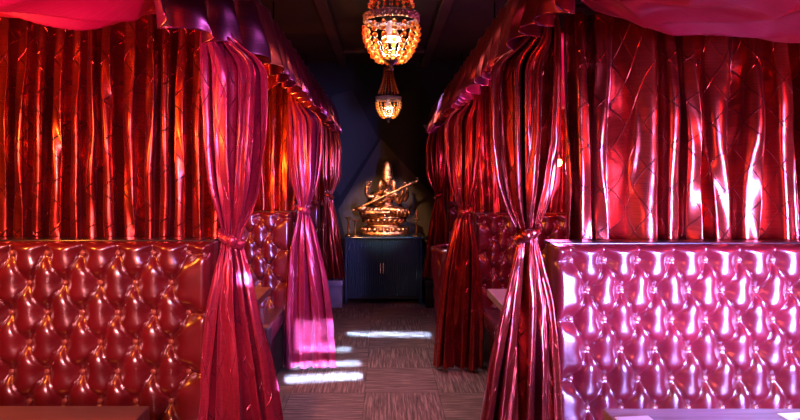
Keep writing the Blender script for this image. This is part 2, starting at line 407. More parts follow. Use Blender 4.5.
def make_bench(sgn, yf, ztop, bx, bz, px, xin, label):
    t = empty('booth_bench', (0, yf, 0))
    tag(t, label, 'bench', 'tufted booth benches along the aisle')
    xo = sgn*(XW-0.10)
    x0, x1 = (xo, xin) if sgn < 0 else (xin, xo)
    me, rows = tuft_mesh('backrest', x0, x1, 0.42, ztop, bx, bz, px, PZ, sgn)
    b = link('backrest', me, M['leather'], t)
    cnt = 0
    for z, xs in rows:
        for x in sorted(xs, key=lambda q: abs(q)):
            if abs(x) > 1.85 or cnt >= 98: continue
            o = bpy.data.objects.new('button', BTN); COL.objects.link(o); o.parent = b; o.location = (x, -0.010, z); cnt += 1
    box('back_panel', (x0+0.005, 0.088, 0.0), (x1-0.005, 0.13, ztop-0.015), M['vinyl_dark'], t, 0.004)
    box('top_rail', (x0, 0.03, ztop-0.008), (x1, 0.14, ztop+0.006), M['black_wood'], t, 0.004)
    xs0, xs1 = (x0, x1-0.04) if sgn < 0 else (x0+0.04, x1)
    box('seat', (xs0, -0.56, 0.33), (xs1, 0.0, 0.455), M['vinyl_dark'], t, 0.03, 4)
    box('base', (xs0+0.02, -0.50, 0.0), (xs1-0.02, 0.085, 0.33), M['black_wood'], t, 0.004)
    return t
YD = [2.35, 4.35, 6.25]
BL = make_bench(-1, YD[0], 1.187, -0.814, 1.143, 0.148, -0.722, 'nearest left booth bench with a deep red diamond tufted leather back')
BR = make_bench(1, YD[0], 1.176, 0.778, 1.114, 0.1405, 0.709, 'nearest right booth bench with a tufted leather back in bright glare')
def cp(src, y, label):
    c = copy_tree(src); c.location.y = y; c['label'] = label; return c
cp(BL, YD[1], 'second left booth bench, tufted back glowing orange behind the first tied curtain')
cp(BR, YD[1], 'second right booth bench, tufted back lit pink behind the first tied curtain')
cp(BR, YD[2], 'farthest right booth bench, a sliver of pink tufting behind the second tied curtain')
cp(BL, YD[2], 'farthest left booth bench, mostly hidden behind the second tied curtain')

# ------------------------------------------------------------------ curtains
def back_curtain(name, xa, xb, y, ztop, zbot, K, amp, seed, m, label, group, top_pinch=0.6, nu=520, nvv=110):
    rnd = random.Random(seed)
    U = np.linspace(0, 1, nu); V = np.linspace(0, 1, nvv)        # V=0 top
    u, v = np.meshgrid(U, V)
    w1 = snoise(seed, 6, 0.8, 4.5); w2 = snoise(seed+1, 5, 2, 8); w3 = snoise(seed+2, 5, 0.3, 1.1); w4 = snoise(seed+7, 6, 6, 16)
    ph = 2*PI*(K*u + 0.55*w1(u, 0.06*v) + 0.07*w2(u, 0.22*v))
    ampm = amp*(0.95+0.35*w1(u*1.7+3, 0.15*v))*(top_pinch+(1-top_pinch)*sstep(0.0, 0.45, v))
    s = np.sin(ph)
    prof = 0.9 - 2*np.abs(np.sin(ph/2))**0.85 + 0.12*np.sin(2.3*ph + 3*w2(u, 0.2*v))
    yy = y + ampm*prof + 0.006*w2(u*2, v*0.5) + 0.0025*w4(u, v*0.2) + 0.0010*w4(u*2.3, v*0.8)
    xx = xa + (xb-xa)*u + 0.35*ampm*np.sin(2*ph+0.6)*0.5 + 0.02*w3(u*4, v*0.5)*v
    zb = zbot + 0.007*w1(u*2, 0) + 0.010*np.sin(ph)
    zz = ztop + (zb-ztop)*v
    L = abs(xb-xa)*1.9
    P = np.stack([xx, yy, zz], -1); UV = np.stack([u*L, (1-v)*(ztop-zbot)], -1)
    o = grid_mesh(name, P, UV, m, None, 0.0016)
    return tag(o, label, 'curtain', group)
g = 'ungathered curtains hanging above the bench backs'
back_curtain('booth_curtain', -2.35, -0.70, YD[0]+0.24, 2.22, 1.10, 20, 0.066, 11, M['silk_red'],
             'orange red pintucked curtain hanging above the nearest left bench', g)
back_curtain('booth_curtain', 0.845, 2.40, YD[0]+0.265, 2.22, 1.10, 12, 0.082, 23, M['silk_red'],
             'red curtain with pink lit folds hanging above the nearest right bench', g, 0.5)
back_curtain('booth_curtain', -2.35, -0.74, YD[1]+0.21, 2.22, 1.11, 15, 0.050, 37, M['silk_red'],
             'glowing orange curtain above the second left bench', g, nu=360, nvv=70)
back_curtain('booth_curtain', 0.72, 2.35, YD[1]+0.21, 2.22, 1.11, 14, 0.050, 41, M['silk_red'],
             'red curtain above the second right bench, seen between the tied curtains', g, nu=360, nvv=70)
back_curtain('booth_curtain', -2.35, -0.60, YD[2]+0.21, 2.22, 1.11, 15, 0.045, 53, M['silk_red'],
             'dark red curtain above the farthest left bench', g, nu=300, nvv=60)
back_curtain('booth_curtain', 0.60, 2.35, YD[2]+0.21, 2.22, 1.11, 15, 0.045, 59, M['silk_red'],
             'dark red curtain above the farthest right bench', g, nu=300, nvv=60)

def tied_curtain(sgn, y, seed, m, label, zbot=0.02, sc=1.0, pinz=1.213, xoff=0.0, K=3.6, nu=330, nvv=230, prof=None, ztop=2.20, yoff=-0.12):
    """prof rows: (z, |x| outer edge, |x| inner edge, depth)"""
    prof = prof or [(2.20, 0.70, 0.64, 0.050), (2.00, 0.73, 0.60, 0.050), (1.96, 0.73, 0.53, 0.06), (1.90, 0.735, 0.462, 0.070), (1.60, 0.725, 0.470, 0.075), (1.42, 0.700, 0.492, 0.066),
                    (1.30, 0.662, 0.535, 0.050), (pinz, 0.640, 0.578, 0.034), (1.15, 0.656, 0.550, 0.044), (0.95, 0.700, 0.498, 0.062),
                    (0.70, 0.728, 0.440, 0.072), (0.40, 0.742, 0.398, 0.078), (0.0, 0.752, 0.365, 0.082)]
    zp = np.array([p[0] for p in prof])[::-1]
    f = lambda k: (lambda z: np.interp(z, zp, np.array([p[k] for p in prof])[::-1]))
    U = np.linspace(0, 1, nu); Zs = np.linspace(ztop, zbot, nvv)
    # smooth the profile
    def sm(a):
        k = np.ones(9)/9; return np.convolve(np.pad(a, 4, 'edge'), k, 'valid')
    A = sm(f(1)(Zs)); B = sm(f(2)(Zs)); Dp = sm(f(3)(Zs))
    A = A[:, None]; B = B[:, None]; Dp = Dp[:, None]
    u = U[None, :].repeat(nvv, 0); z = Zs[:, None].repeat(nu, 1)
    vv = (ztop-z)/(ztop-zbot); dpin = np.abs(z-pinz)
    w1 = snoise(seed, 6, 0.7, 3.2); w2 = snoise(seed+1, 6, 2, 6); w4 = snoise(seed+3, 7, 4, 11)
    ph = 2*PI*(K*u + 0.75*w1(u, 0.25*vv + np.where(z > pinz, 0, 0.4)) + 0.10*w2(u, 0.4*vv))
    am = 0.85 + 0.75*w1(u*1.4+2, 0.3*vv)
    near = np.exp(-(dpin/0.10)**2)
    s = np.sin(ph); pr = 1.1 - 2.4*np.abs(np.sin(ph/2))**0.8 + 0.22*np.sin(2.3*ph+4*w2(u, 0.2*vv))
    # overall bulge: the bundle is round, its ends turn back
    c = (u-0.5)*2
    yy = y + yoff + Dp*am*pr*0.62*(1-0.35*near) + Dp*0.6*(c**2) - Dp*0.15
    cen = (A+B)/2; half = (A-B)/2
    tw = np.sin(c*PI/2)
    xx = cen - half*(0.35*tw + 0.65*c) - 0.010*np.sin(2*ph+1.0)*(1-near)
    bill = 0.008*w4(u, vv*0.45)*(1-near) + 0.002*w4(u*2.1, vv*1.2)
    yy += bill + 0.004*np.sin(u*120+w1(u, vv)*5)*near
    hem = np.where(vv > 0.97, 0.012*np.sin(ph), 0)
    zz = z + 0.012*w1(u, vv)*(1-near)*sstep(0.0, 0.05, 1-vv) + hem*0.6
    zz = np.where(z < zbot+0.001, zbot + 0.006*(1+np.sin(ph)), np.maximum(zz, zbot+0.004))
    X = sgn*(xx) + xoff
    root = empty('tied_curtain', (sgn*0.60, y, zbot)); root.location.z = 0
    P = np.stack([X-sgn*0.60, yy-y, zz], -1)
    UV = np.stack([u*1.25, z], -1)
    if sgn < 0: pass
    grid_mesh('drape', P, UV, m, root, 0.0016)
    # tieback: a soft band wrapped round the gathered cloth
    pz = pinz; cx = sgn*0.609+xoff-sgn*0.60; hw = 0.043; hd = 0.050
    na, nb = 64, 12
    a = np.linspace(0, 2*PI, na); b = np.linspace(0, 2*PI, nb)
    aa, bb = np.meshgrid(a, b)
    tilt = 0.022*np.cos(aa)*sgn
    rr = 0.010*(1+0.25*np.sin(aa*5+bb*2))
    Xb = cx + (hw+rr*np.cos(bb))*np.cos(aa); Yb = yoff + (hd+rr*np.cos(bb))*np.sin(aa) ; Zb = pz + tilt + 0.020*np.sin(bb) + 0.003*np.sin(aa*7)
    tb = grid_mesh('tieback', np.stack([Xb, Yb, Zb], -1), np.stack([aa/6, bb/20], -1), m, root)
    bm = bmesh.new(); add_ball(bm, (cx-sgn*0.018, yoff-hd-0.010, pz), 0.021, 2, (1.0, 0.7, 1.15))
    obj('knot', bm, m, tb, True)
    return tag(root, label, 'curtain', 'curtains tied back at the aisle')
tied_curtain(-1, YD[0], 101, M['silk_mag'], 'nearest left curtain, magenta pink, tied back in front of the dark red bench', pinz=1.213)
tied_curtain(1, YD[0], 131, M['silk_red'], 'nearest right curtain, orange red with pink edge, tied back beside the glaring bench', pinz=1.235, xoff=-0.035)
tied_curtain(-1, YD[1], 151, M['silk_mag'], 'second left curtain, crimson with blue lit hem, tied back beyond the orange bench', nu=260, nvv=170, K=3.6)
tied_curtain(1, YD[1], 171, M['silk_red'], 'second right curtain, rusty orange, tied back between the two nearest right benches', nu=260, nvv=170, K=3.6, pinz=1.19)
far = [(2.20, 0.68, 0.60, 0.04), (2.0, 0.68, 0.52, 0.05), (1.8, 0.69, 0.47, 0.06), (1.45, 0.68, 0.49, 0.05), (1.25, 0.655, 0.585, 0.03), (1.0, 0.69, 0.53, 0.05), (0.6, 0.70, 0.47, 0.06), (0.34, 0.70, 0.43, 0.06), (0.0, 0.70, 0.43, 0.06)]
tied_curtain(-1, YD[2], 191, M['silk_red'], 'farthest left curtain, dark red, its hem over the pale low bench', zbot=0.325, prof=far, pinz=1.25, nu=200, nvv=120, K=5, yoff=-0.02)
tied_curtain(1, YD[2], 211, M['silk_red'], 'farthest right curtain, dark red, tied back behind the round tufted tub chair', zbot=0.325, prof=far, pinz=1.25, nu=200, nvv=120, K=5, yoff=0.0)

# valances along both sides of the aisle
def valance(sgn, ya, yb, seed, label):
    nu, nvv = 900, 44
    U = np.linspace(0, 1, nu); V = np.linspace(0, 1, nvv); u, v = np.meshgrid(U, V)
    y = ya + (yb-ya)*u
    w1 = snoise(seed, 6, 1, 7); w2 = snoise(seed+1, 5, 6, 18)
    K = (yb-ya)/0.21
    ph = 2*PI*(K*u + 0.6*w1(u, 0.0*v) + 0.04*w1(u, v*0.3))
    s = np.sin(ph); pr = s
    amp = 0.012 + 0.040*v
    off = 0.03*v
    path = 0.0 if sgn > 0 else np.interp(y, [1.2, 1.5, 1.87, 2.0, 2.18, 2.42, 2.75], [0.32, 0.26, 0.184, 0.15, 0.09, 0.0, 0.0])
    x = sgn*(0.56 - off + path) + sgn*(-amp*pr*(0.95+0.3*w1(u*0.9+5, 0*v))) + 0.002*w2(u, v*0.2)
    yy = y + 0.030*v*np.cos(ph)
    drop = 0.285 + 0.022*w1(u*1.3+1, 0*v) - 0.020*np.cos(ph)
    z = 2.255 - drop*v
    root = empty('valance', (sgn*0.56, (ya+yb)/2, 2.255))
    P = np.stack([x-sgn*0.56, yy-(ya+yb)/2, z-2.255], -1)
    grid_mesh('skirt', P, np.stack([y*1.5, z], -1), M['silk_val'], root, 0.0016)
    box('header_board', (-0.012 + sgn*0.02, (ya-yb)/2, -0.05), (0.012 + sgn*0.02, (yb-ya)/2, 0.012), M['ceil_trim'], root)
    return tag(root, label, 'valance', 'ruffled valances above the aisle')
valance(-1, 1.75, 6.55, 301, 'ruffled plum silk valance above the left side of the aisle')
valance(1, 0.9, 6.55, 331, 'ruffled dark plum silk valance above the right side of the aisle')

# rods that carry the curtains
def rod(sgn, y, label):
    bm = bmesh.new(); add_tube(bm, [(sgn*0.64, y, 2.235), (sgn*2.44, y, 2.235)], 0.014, 12)
    for x in (0.9, 2.1): add_tube(bm, [(sgn*x, y, 2.235), (sgn*x, y, ZC)], 0.007, 8)
    tag(obj('curtain_rod', bm, M['iron'], None, True), label, 'curtain rod', 'curtain rods over the bench backs')
for s, sd in ((-1, 'left'), (1, 'right')):
    for k, nm in enumerate(('nearest', 'second', 'farthest')):
        rod(s, YD[k]+0.21, 'dark iron rod carrying the %s %s bench curtain' % (nm, sd))

# satin canopies slung under the ceiling of each booth
def canopy(sgn, yfar, seed, label, pts, dark=False, ynear=None):
    ynear = ynear if ynear is not None else yfar-1.25
    nu, nvv = 260, 160
    U = np.linspace(0, 1, nu); V = np.linspace(0, 1, nvv); u, v = np.meshgrid(U, V)
    w1 = snoise(seed, 6, 0.8, 2.6); w2 = snoise(seed+1, 6, 1.5, 4)
    x = 0.68 + 1.72*u
    y = yfar + (ynear-yfar)*v
    sagx = np.interp(u, [p[0] for p in pts], [p[1] for p in pts])
    k = np.ones(25)/25; sagx = np.apply_along_axis(lambda a: np.convolve(np.pad(a, 12, 'edge'), k, 'valid'), 1, sagx)
    sagy = np.sin(PI*np.clip(v, 0, 1)**0.8)**0.7
    z = 2.27 - np.maximum(sagx-0.03, 0)*sagy - 0.030*sagy*(1-np.abs(np.sin(PI*(v*4.2+0.8*np.sin(u*2.6+0.5)+0.3*w2(u, v*0.3)))))
    # pulled folds that run from the aisle corner outwards
    r = np.hypot(u*1.9, (v-0.1)*1.2); th = np.arctan2((v-0.1)*1.2, u*1.9+0.02)
    z -= 0.042*(1-np.abs(np.sin(th*8+w1(u, v)*1.8)))**1.0*sagy*np.clip(r*2, 0, 1) + 0.020*w2(u*0.8, v)*sagy
    y = y + 0.02*w1(u, v)
    P = np.stack([sgn*x, y, z], -1)
    o = grid_mesh('canopy_drape', P, np.stack([u*1.8, v*1.3], -1), M['satin'], None, 0.0016)
    tag(o, label, 'canopy', 'satin canopies slung over the booths')
PL = [(0, 0.0), (0.06, 0.17), (0.12, 0.26), (0.22, 0.275), (0.32, 0.265), (0.45, 0.23), (0.6, 0.20), (1.0, 0.0)]
PR = [(0, 0.0), (0.06, 0.22), (0.14, 0.28), (0.28, 0.305), (0.40, 0.325), (0.52, 0.30), (0.7, 0.32), (1.0, 0.1)]
canopy(-1, 2.36, 401, 'bright pink satin canopy sagging over the nearest left booth', PL)
canopy(1, 2.36, 431, 'crimson satin canopy sagging over the nearest right booth', PR)
canopy(-1, 4.36, 451, 'satin canopy over the second left booth, behind the nearest tied curtain', PL)
canopy(1, 4.36, 471, 'glowing red satin canopy over the second right booth, showing beside the nearest tied curtain', PR)

# ------------------------------------------------------------------ tables
def table(xa, xb, ya, yb, m, label, zt=0.75):
    t = empty('booth_table', ((xa+xb)/2, (ya+yb)/2, 0)); hx, hy = (xb-xa)/2, (yb-ya)/2
    box('tabletop', (-hx, -hy, zt-0.045), (hx, hy, zt), m, t, 0.004)
    lathe('pedestal', [(0.045, 0.03), (0.04, 0.06), (0.035, zt-0.08), (0.05, zt-0.05)], M['iron'], t, 20)
    lathe('foot', [(0.22, 0.0), (0.22, 0.012), (0.20, 0.02), (0.06, 0.035)], M['iron'], t, 32)
    return tag(t, label, 'table', 'booth tables')
table(-1.95, -0.727, 1.08, 1.74, M['wood'], 'nearest left walnut booth table, its corner at the bottom left')
table(0.67, 1.95, 1.05, 1.72, M['wood_gloss'], 'nearest right glossy booth table covered in glare, carrying the white cards')
table(-1.95, -0.73, 3.05, 3.62, M['wood'], 'second left booth table, half hidden behind the nearest left tied curtain')
table(0.655, 1.95, 3.02, 3.56, M['wood_gloss'], 'second right booth table, its bright corner beside the nearest right tied curtain')
def card(x, y, rz, label):
    t = empty('menu_card', (x, y, 0.7502), rz)
    box('sheet', (-0.052, -0.08, 0.0), (0.052, 0.08, 0.003), M['white_paper'], t)
    for dx in (-0.02, 0.022):
        bm = bmesh.new()
        add_tube(bm, [(dx+0.010*math.cos(a), 0.018+0.016*math.sin(a), 0.0042) for a in np.linspace(0.4, 3.6, 9)], 0.0016, 6)
        obj('printed_mark', bm, M['ink_blue'], t)
    return tag(t, label, 'menu card', 'white cards on the right table')
card(0.738, 1.575, 0.10, 'white card with two blue curls on the right table, nearer the aisle')
card(1.235, 1.60, 0.10, 'white card on the right table at the right edge of the photo')

# ------------------------------------------------------------------ low benches beside the cabinet and the tub chair
def low_bench(sgn, m, label):
    t = empty('low_bench', (sgn*0.575, 6.45, 0))
    box('seat_pad', (-0.12, -0.22, 0.235), (0.12, 0.36, 0.31), m, t, 0.02, 3)
    box('base', (-0.11, -0.205, 0.0), (0.11, 0.35, 0.235), m, t, 0.006)
    return tag(t, label, 'bench')
low_bench(-1, M['vinyl_blue_lit'], 'low pale blue lit upholstered bench left of the cabinet')
low_bench(1, M['black_wood'], 'low black bench right of the cabinet')

def tub_chair(x, y, rz, label):
    t = empty('tub_chair', (x, y, 0), rz)
    # curved shell : outer tufted skin, rolled rim
    nu, nvv = 260, 120
    a = np.linspace(-0.72*PI, 0.72*PI, nu); v = np.linspace(0, 1, nvv); A, Vv = np.meshgrid(a, v)
    def shell(r0, r1, sg):
        zz = 0.10 + 0.68*Vv; R = r0 + (r1-r0)*Vv
        s1 = (A*0.30/0.13 + zz/0.26); s2 = (A*0.30/0.13 - zz/0.26)
        hgt = 0.022*np.sqrt(np.abs(np.sin(PI*s1)*np.sin(PI*s2)))
        R = R + sg*hgt
        return np.stack([R*np.cos(A+PI/2), R*np.sin(A+PI/2), zz], -1)
    O = shell(0.245, 0.29, 1); I = shell(0.215, 0.225, -0.4)[::-1]
    ringn = 10; tops = []
    for k in range(1, ringn):
        th = PI*k/ringn; c0 = (O[-1]+I[0])/2; h = (O[-1]-I[0])/2
        q = c0 + h*math.cos(th)*1.25; q = q.copy(); q[:, 2] += 0.045*math.sin(th)
        tops.append(q)
    P = np.concatenate([O, np.stack(tops), I], 0)
    grid_mesh('shell', P, None, M['leather'], t)
    lathe('seat_cushion', [(0.20, 0.28), (0.215, 0.30), (0.215, 0.38), (0.19, 0.41), (0.05, 0.42)], M['leather'], t, 40)
    lathe('base', [(0.21, 0.0), (0.22, 0.02), (0.225, 0.28), (0.2, 0.285)], M['vinyl_dark'], t, 40)
    return tag(t, label, 'chair')
tub_chair(0.74, 5.15, math.radians(140), 'round tufted magenta tub chair behind the second right tied curtain')

# ------------------------------------------------------------------ cabinet
def cabinet():
    t = empty('sideboard', (-0.005, 6.40, 0))
    W, D, zt, zb = 0.445, 0.46, 0.774, 0.095
    box('top', (-W-0.004, -0.012, zt-0.022), (W+0.004, D, zt), M['cab'], t, 0.004)
    bm = bmesh.new()
    for s in (-1, 1): add_box(bm, (s*W if s < 0 else W-0.035, 0, 0.0), (-W+0.035 if s < 0 else W, D, zt-0.022), 0.006)
    add_box(bm, (-W+0.03, 0.03, zb-0.03), (W-0.03, D, zb)); add_box(bm, (-W+0.03, D-0.02, zb), (W-0.03, D, zt-0.022))
    obj('carcass', bm, M['cab'], t)
    for (a, b) in ((-W+0.037, -0.022), (-0.018, W-0.037)):
        d = empty('door', (0, 0, 0)); bpy.data.objects.remove(d)
        bm = bmesh.new(); add_box(bm, (a, 0.012, zb+0.004), (b, 0.03, zt-0.026))
        nsl = 19; wd = (b-a)/nsl
        for k in range(nsl):
            cx = a+wd*(k+0.5); r = wd*0.42
            vs = []
            for z in (zb+0.006, zt-0.028):
                vs.append([bm.verts.new((cx+r*math.cos(q), 0.013-r*0.9*math.sin(q), z)) for q in np.linspace(0, PI, 7)])
            for i in range(6): bm.faces.new((vs[0][i], vs[0][i+1], vs[1][i+1], vs[1][i]))
            bm.faces.new(vs[0]); bm.faces.new(vs[1])
        door = obj('door', bm, M['cab'], t)
        hx = b-0.014 if a < -0.2 else a+0.014
        bm = bmesh.new(); add_box(bm, (hx-0.006, -0.022, 0.36), (hx+0.006, -0.010, 0.48), 0.003)
        add_box(bm, (hx-0.004, -0.012, 0.375), (hx+0.004, 0.014, 0.385)); add_box(bm, (hx-0.004, -0.012, 0.455), (hx+0.004, 0.014, 0.465))
        obj('handle', bm, M['chrome'], door)
    return tag(t, 'dark petrol blue sideboard with reeded doors under the statue', 'cabinet')
cabinet()

# ------------------------------------------------------------------ brass lamp stands on the cabinet
def lamp_stand(x, y, h, spike, label):
    t = empty('oil_lamp_stand', (x, y, 0.7742))
    lathe('base', [(0.042, 0), (0.043, 0.006), (0.036, 0.014), (0.02, 0.022), (0.012, 0.03)], M['brass'], t, 28)
    lathe('stem', [(0.011, 0.028), (0.009, 0.05), (0.014, 0.06), (0.009, 0.07), (0.009, h-0.03), (0.015, h-0.02), (0.010, h-0.008)], M['brass'], t, 20)
    lathe('dish', [(0.012, h-0.010), (0.030, h-0.004), (0.042, h+0.006), (0.044, h+0.010), (0.037, h+0.007), (0.01, h+0.003)], M['brass'], t, 28, lobes=5, lobe=0.05)
    if spike: lathe('spire', [(0.008, h), (0.011, h+0.03), (0.006, h+0.05), (0.009, h+0.08), (0.003, h+0.11), (0.001, h+0.125)], M['brass'], t, 16)
    return tag(t, label, 'lamp stand', 'small brass stands on the sideboard')
k = 6.5/560
lamp_stand((346.5-384)*k+0.02, 6.53, 0.205, False, 'leftmost small brass dish stand on the sideboard')
lamp_stand((354.5-384)*k+0.01, 6.46, 0.185, False, 'small brass dish stand between the leftmost stand and the statue')
lamp_stand((416.5-384)*k, 6.50, 0.195, True, 'brass dish stand with a pointed spire right of the statue')

# ------------------------------------------------------------------ statue
def statue():
    t = empty('deity_statue', (0.0, 6.63, 0.7742))
    # pedestal: double lotus
    prof = [(0.300, 0.0), (0.315, 0.012), (0.315, 0.03), (0.300, 0.045), (0.27, 0.075), (0.215, 0.11), (0.195, 0.125), (0.20, 0.135), (0.235, 0.16), (0.265, 0.19), (0.275, 0.205), (0.272, 0.225), (0.25, 0.232)]
    bm = bmesh.new(); add_lathe(bm, prof, 64, (0,0,0), 1.0, 0.62)
    nP = 22
    for k in range(nP):
        a = 2*PI*k/nP; ca, sa = math.cos(a), math.sin(a)*0.62
        add_ball(bm, (0.262*ca, 0.262*sa, 0.070), 0.036, 2, (1.0, 1.0, 0.95))
        a2 = a + PI/nP
        add_ball(bm, (0.236*math.cos(a2), 0.236*math.sin(a2)*0.62, 0.178), 0.030, 2, (1.0, 1.0, 1.15))
    obj('lotus_pedestal', bm, M['bronze'], t, True)
    # body grown along a skeleton
    J = {}; E = []
    def v(n, p, r): J[n] = (p, r if n[:3] not in ('fa0','fa1','fa2','fa3','fa4','fa5') and n[:2] not in ('fa','fb','ba','bb') else (r[0]*1.25, r[1]*1.25))
    v('pelvis', (0.02, 0.0, 0.285), (0.125, 0.095))
    v('waist', (0.025, -0.005, 0.355), (0.082, 0.066)); v('chest', (0.03, -0.01, 0.435), (0.112, 0.080)); v('collar', (0.032, -0.01, 0.495), (0.095, 0.062))
    v('neck', (0.034, -0.012, 0.545), (0.034, 0.034)); v('chin', (0.035, -0.02, 0.585), (0.054, 0.056)); v('head', (0.036, -0.018, 0.635), (0.070, 0.072)); v('brow', (0.037, -0.012, 0.675), (0.066, 0.066))
    for a, b in (('pelvis','waist'),('waist','chest'),('chest','collar'),('collar','neck'),('neck','chin'),('chin','head'),('head','brow')): E.append((a, b))
    def chain(pre, root, pts):
        last = root
        for i, (p, r) in enumerate(pts): v('%s%d' % (pre, i), p, (r, r)); E.append((last, '%s%d' % (pre, i))); last = '%s%d' % (pre, i)
    # crossed legs
    chain('lga', 'pelvis', [((-0.10, -0.05, 0.285), 0.075), ((-0.20, -0.10, 0.275), 0.062), ((-0.275, -0.125, 0.272), 0.050), ((-0.19, -0.175, 0.270), 0.042), ((-0.06, -0.195, 0.272), 0.034), ((0.03, -0.20, 0.275), 0.026), ((0.075, -0.205, 0.268), 0.018)])
    chain('lgb', 'pelvis', [((0.14, -0.05, 0.285), 0.075), ((0.235, -0.10, 0.275), 0.062), ((0.305, -0.115, 0.270), 0.050), ((0.23, -0.155, 0.285), 0.042), ((0.12, -0.165, 0.300), 0.034), ((0.03, -0.165, 0.315), 0.026), ((-0.015, -0.170, 0.312), 0.018)])
    # four arms
    chain('fa', 'collar', [((-0.045, -0.015, 0.485), 0.042), ((-0.085, -0.02, 0.455), 0.036), ((-0.125, -0.07, 0.385), 0.029), ((-0.075, -0.12, 0.375), 0.024), ((-0.035, -0.145, 0.392), 0.019), ((-0.018, -0.152, 0.400), 0.014)])
    chain('fb', 'collar', [((0.105, -0.015, 0.485), 0.042), ((0.145, -0.02, 0.455), 0.036), ((0.180, -0.05, 0.385), 0.029), ((0.205, -0.10, 0.445), 0.024), ((0.215, -0.125, 0.510), 0.019), ((0.216, -0.130, 0.530), 0.014)])
    chain('ba', 'fa0', [((-0.12, 0.02, 0.460), 0.034), ((-0.185, 0.02, 0.445), 0.029), ((-0.210, 0.0, 0.500), 0.024), ((-0.205, -0.01, 0.560), 0.019), ((-0.190, -0.012, 0.588), 0.016)])
    chain('bb', 'fb0', [((0.185, 0.02, 0.450), 0.034), ((0.245, 0.02, 0.410), 0.029), ((0.272, 0.0, 0.470), 0.024), ((0.268, -0.01, 0.545), 0.019), ((0.262, -0.012, 0.572), 0.016)])
    names = list(J); me = bpy.data.meshes.new('figure')
    me.from_pydata([J[n][0] for n in names], [(names.index(a), names.index(b)) for a, b in E], [])
    o = link('figure', me, M['bronze'], t, False)
    sk = o.modifiers.new('skin', 'SKIN'); sk.use_smooth_shade = True; sk.branch_smoothing = 0.4
    for i, n in enumerate(names):
        d = me.skin_vertices[0].data[i]; d.radius = J[n][1]; d.use_root = (n == 'pelvis')
    ss = o.modifiers.new('sub', 'SUBSURF'); ss.levels = 2; ss.render_levels = 2
    # face
    bm = bmesh.new(); hx, hy = 0.036, -0.084
    add_ball(bm, (hx, hy-0.006, 0.622), 0.008, 2, (0.8, 1.3, 2.0))                # nose
    add_ball(bm, (hx, hy+0.004, 0.599), 0.010, 2, (1.3, 0.8, 0.45)); add_ball(bm, (hx, hy+0.006, 0.593), 0.008, 2, (1.2, 0.8, 0.5))
    for s in (-1, 1):
        add_ball(bm, (hx+s*0.021, hy+0.006, 0.637), 0.010, 2, (1.2, 0.7, 0.55))
        add_ball(bm, (hx+s*0.022, hy+0.006, 0.650), 0.011, 2, (1.3, 0.6, 0.3))
    obj('face', bm, M['bronze'], o, True)
    bm = bmesh.new()
    for s in (-1, 1):
        add_ball(bm, (hx+s*0.058, -0.018, 0.622), 0.013, 2, (0.6, 1, 1.9)); add_ball(bm, (hx+s*0.062, -0.022, 0.590), 0.013, 2)
    obj('ears', bm, M['bronze'], o, True)
    # fingers of each hand, five, short chains
    def hand(n, c, d, up, curl):
        bm = bmesh.new(); c = Vector(c); d = Vector(d).normalized(); up = Vector(up).normalized(); side = d.cross(up).normalized()
        add_ball(bm, c, 0.017, 2, (1.1, 1.1, 1.1))
        for i, L in enumerate((0.030, 0.036, 0.034, 0.027)):
            b = c + side*(i-1.5)*0.0085 + d*0.010
            p = [b, b+d*L*0.45, b+d*L*0.8+up*curl*0.4*L, b+d*L*0.9+up*curl*L]
            add_tube(bm, p, [0.0052, 0.005, 0.0045, 0.0032], 8)
        b = c - side*0.014; add_tube(bm, [b, b-side*0.010+d*0.010+up*0.006, b-side*0.008+d*0.024+up*0.012], [0.006, 0.0055, 0.004], 8)
        obj('hand', bm, M['bronze'], o, True)
    hand('a', (-0.012, -0.160, 0.402), (0.9, -0.2, 0.2), (0.2, -0.6, 0.7), 0.6)
    hand('b', (0.216, -0.136, 0.545), (0.1, -0.3, 0.9), (-0.4, -0.9, 0), 0.7)
    hand('c', (-0.185, -0.014, 0.600), (0.4, -0.3, 0.8), (0.8, -0.5, 0), 0.9)
    hand('d', (0.262, -0.014, 0.585), (-0.2, -0.3, 0.9), (-0.6, -0.7, 0), 0.8)
    # tall crown with beaded bands and side locks
    bm = bmesh.new()
    add_lathe(bm, [(0.072, 0.655), (0.080, 0.668), (0.074, 0.685), (0.066, 0.70), (0.070, 0.715), (0.062, 0.73), (0.066, 0.748), (0.057, 0.765), (0.060, 0.782), (0.052, 0.80), (0.054, 0.815), (0.045, 0.835), (0.046, 0.85), (0.034, 0.868), (0.026, 0.882), (0.004, 0.895)], 28, (0.037, -0.010, 0), lobes=14, lobe=0.05)
    for q in range(9):
        a = -PI*q/8; add_ball(bm, (0.037+0.060*math.cos(a), -0.010+0.062*math.sin(a), 0.690), 0.009, 1)
    obj('crown', bm, M['bronze'], t, True)
    bm = bmesh.new()
    for s in (-1, 1):
        add_tube(bm, [(0.036+s*0.055, 0.0, 0.66), (0.036+s*0.078, 0.0, 0.62), (0.036+s*0.085, -0.005, 0.57), (0.036+s*0.088, -0.01, 0.52), (0.036+s*0.075, -0.01, 0.49)], [0.024, 0.032, 0.030, 0.024, 0.010], 10)
    obj('hair', bm, M['bronze'], t, True)
    # necklaces, belt, arm rings, skirt folds
    bm = bmesh.new()
    for r, z, dz in ((0.050, 0.515, 0.02), (0.070, 0.490, 0.045), (0.080, 0.455, 0.05)):
        for q in range(15):
            a = PI+PI*q/14; add_ball(bm, (0.032+r*math.cos(a), -0.012+r*0.78*math.sin(a)-0.012, z+dz*math.sin(a)*0.8), 0.0075, 1)
    obj('necklace', bm, M['bronze'], t, True)
    bm = bmesh.new(); add_lathe(bm, [(0.078, 0.335), (0.086, 0.343), (0.098, 0.352), (0.086, 0.360), (0.070, 0.366)], 36, (0.024, -0.004, 0), 1.0, 0.8, lobes=12, lobe=0.05)
    obj('belt', bm, M['bronze'], t, True)
    bm = bmesh.new()
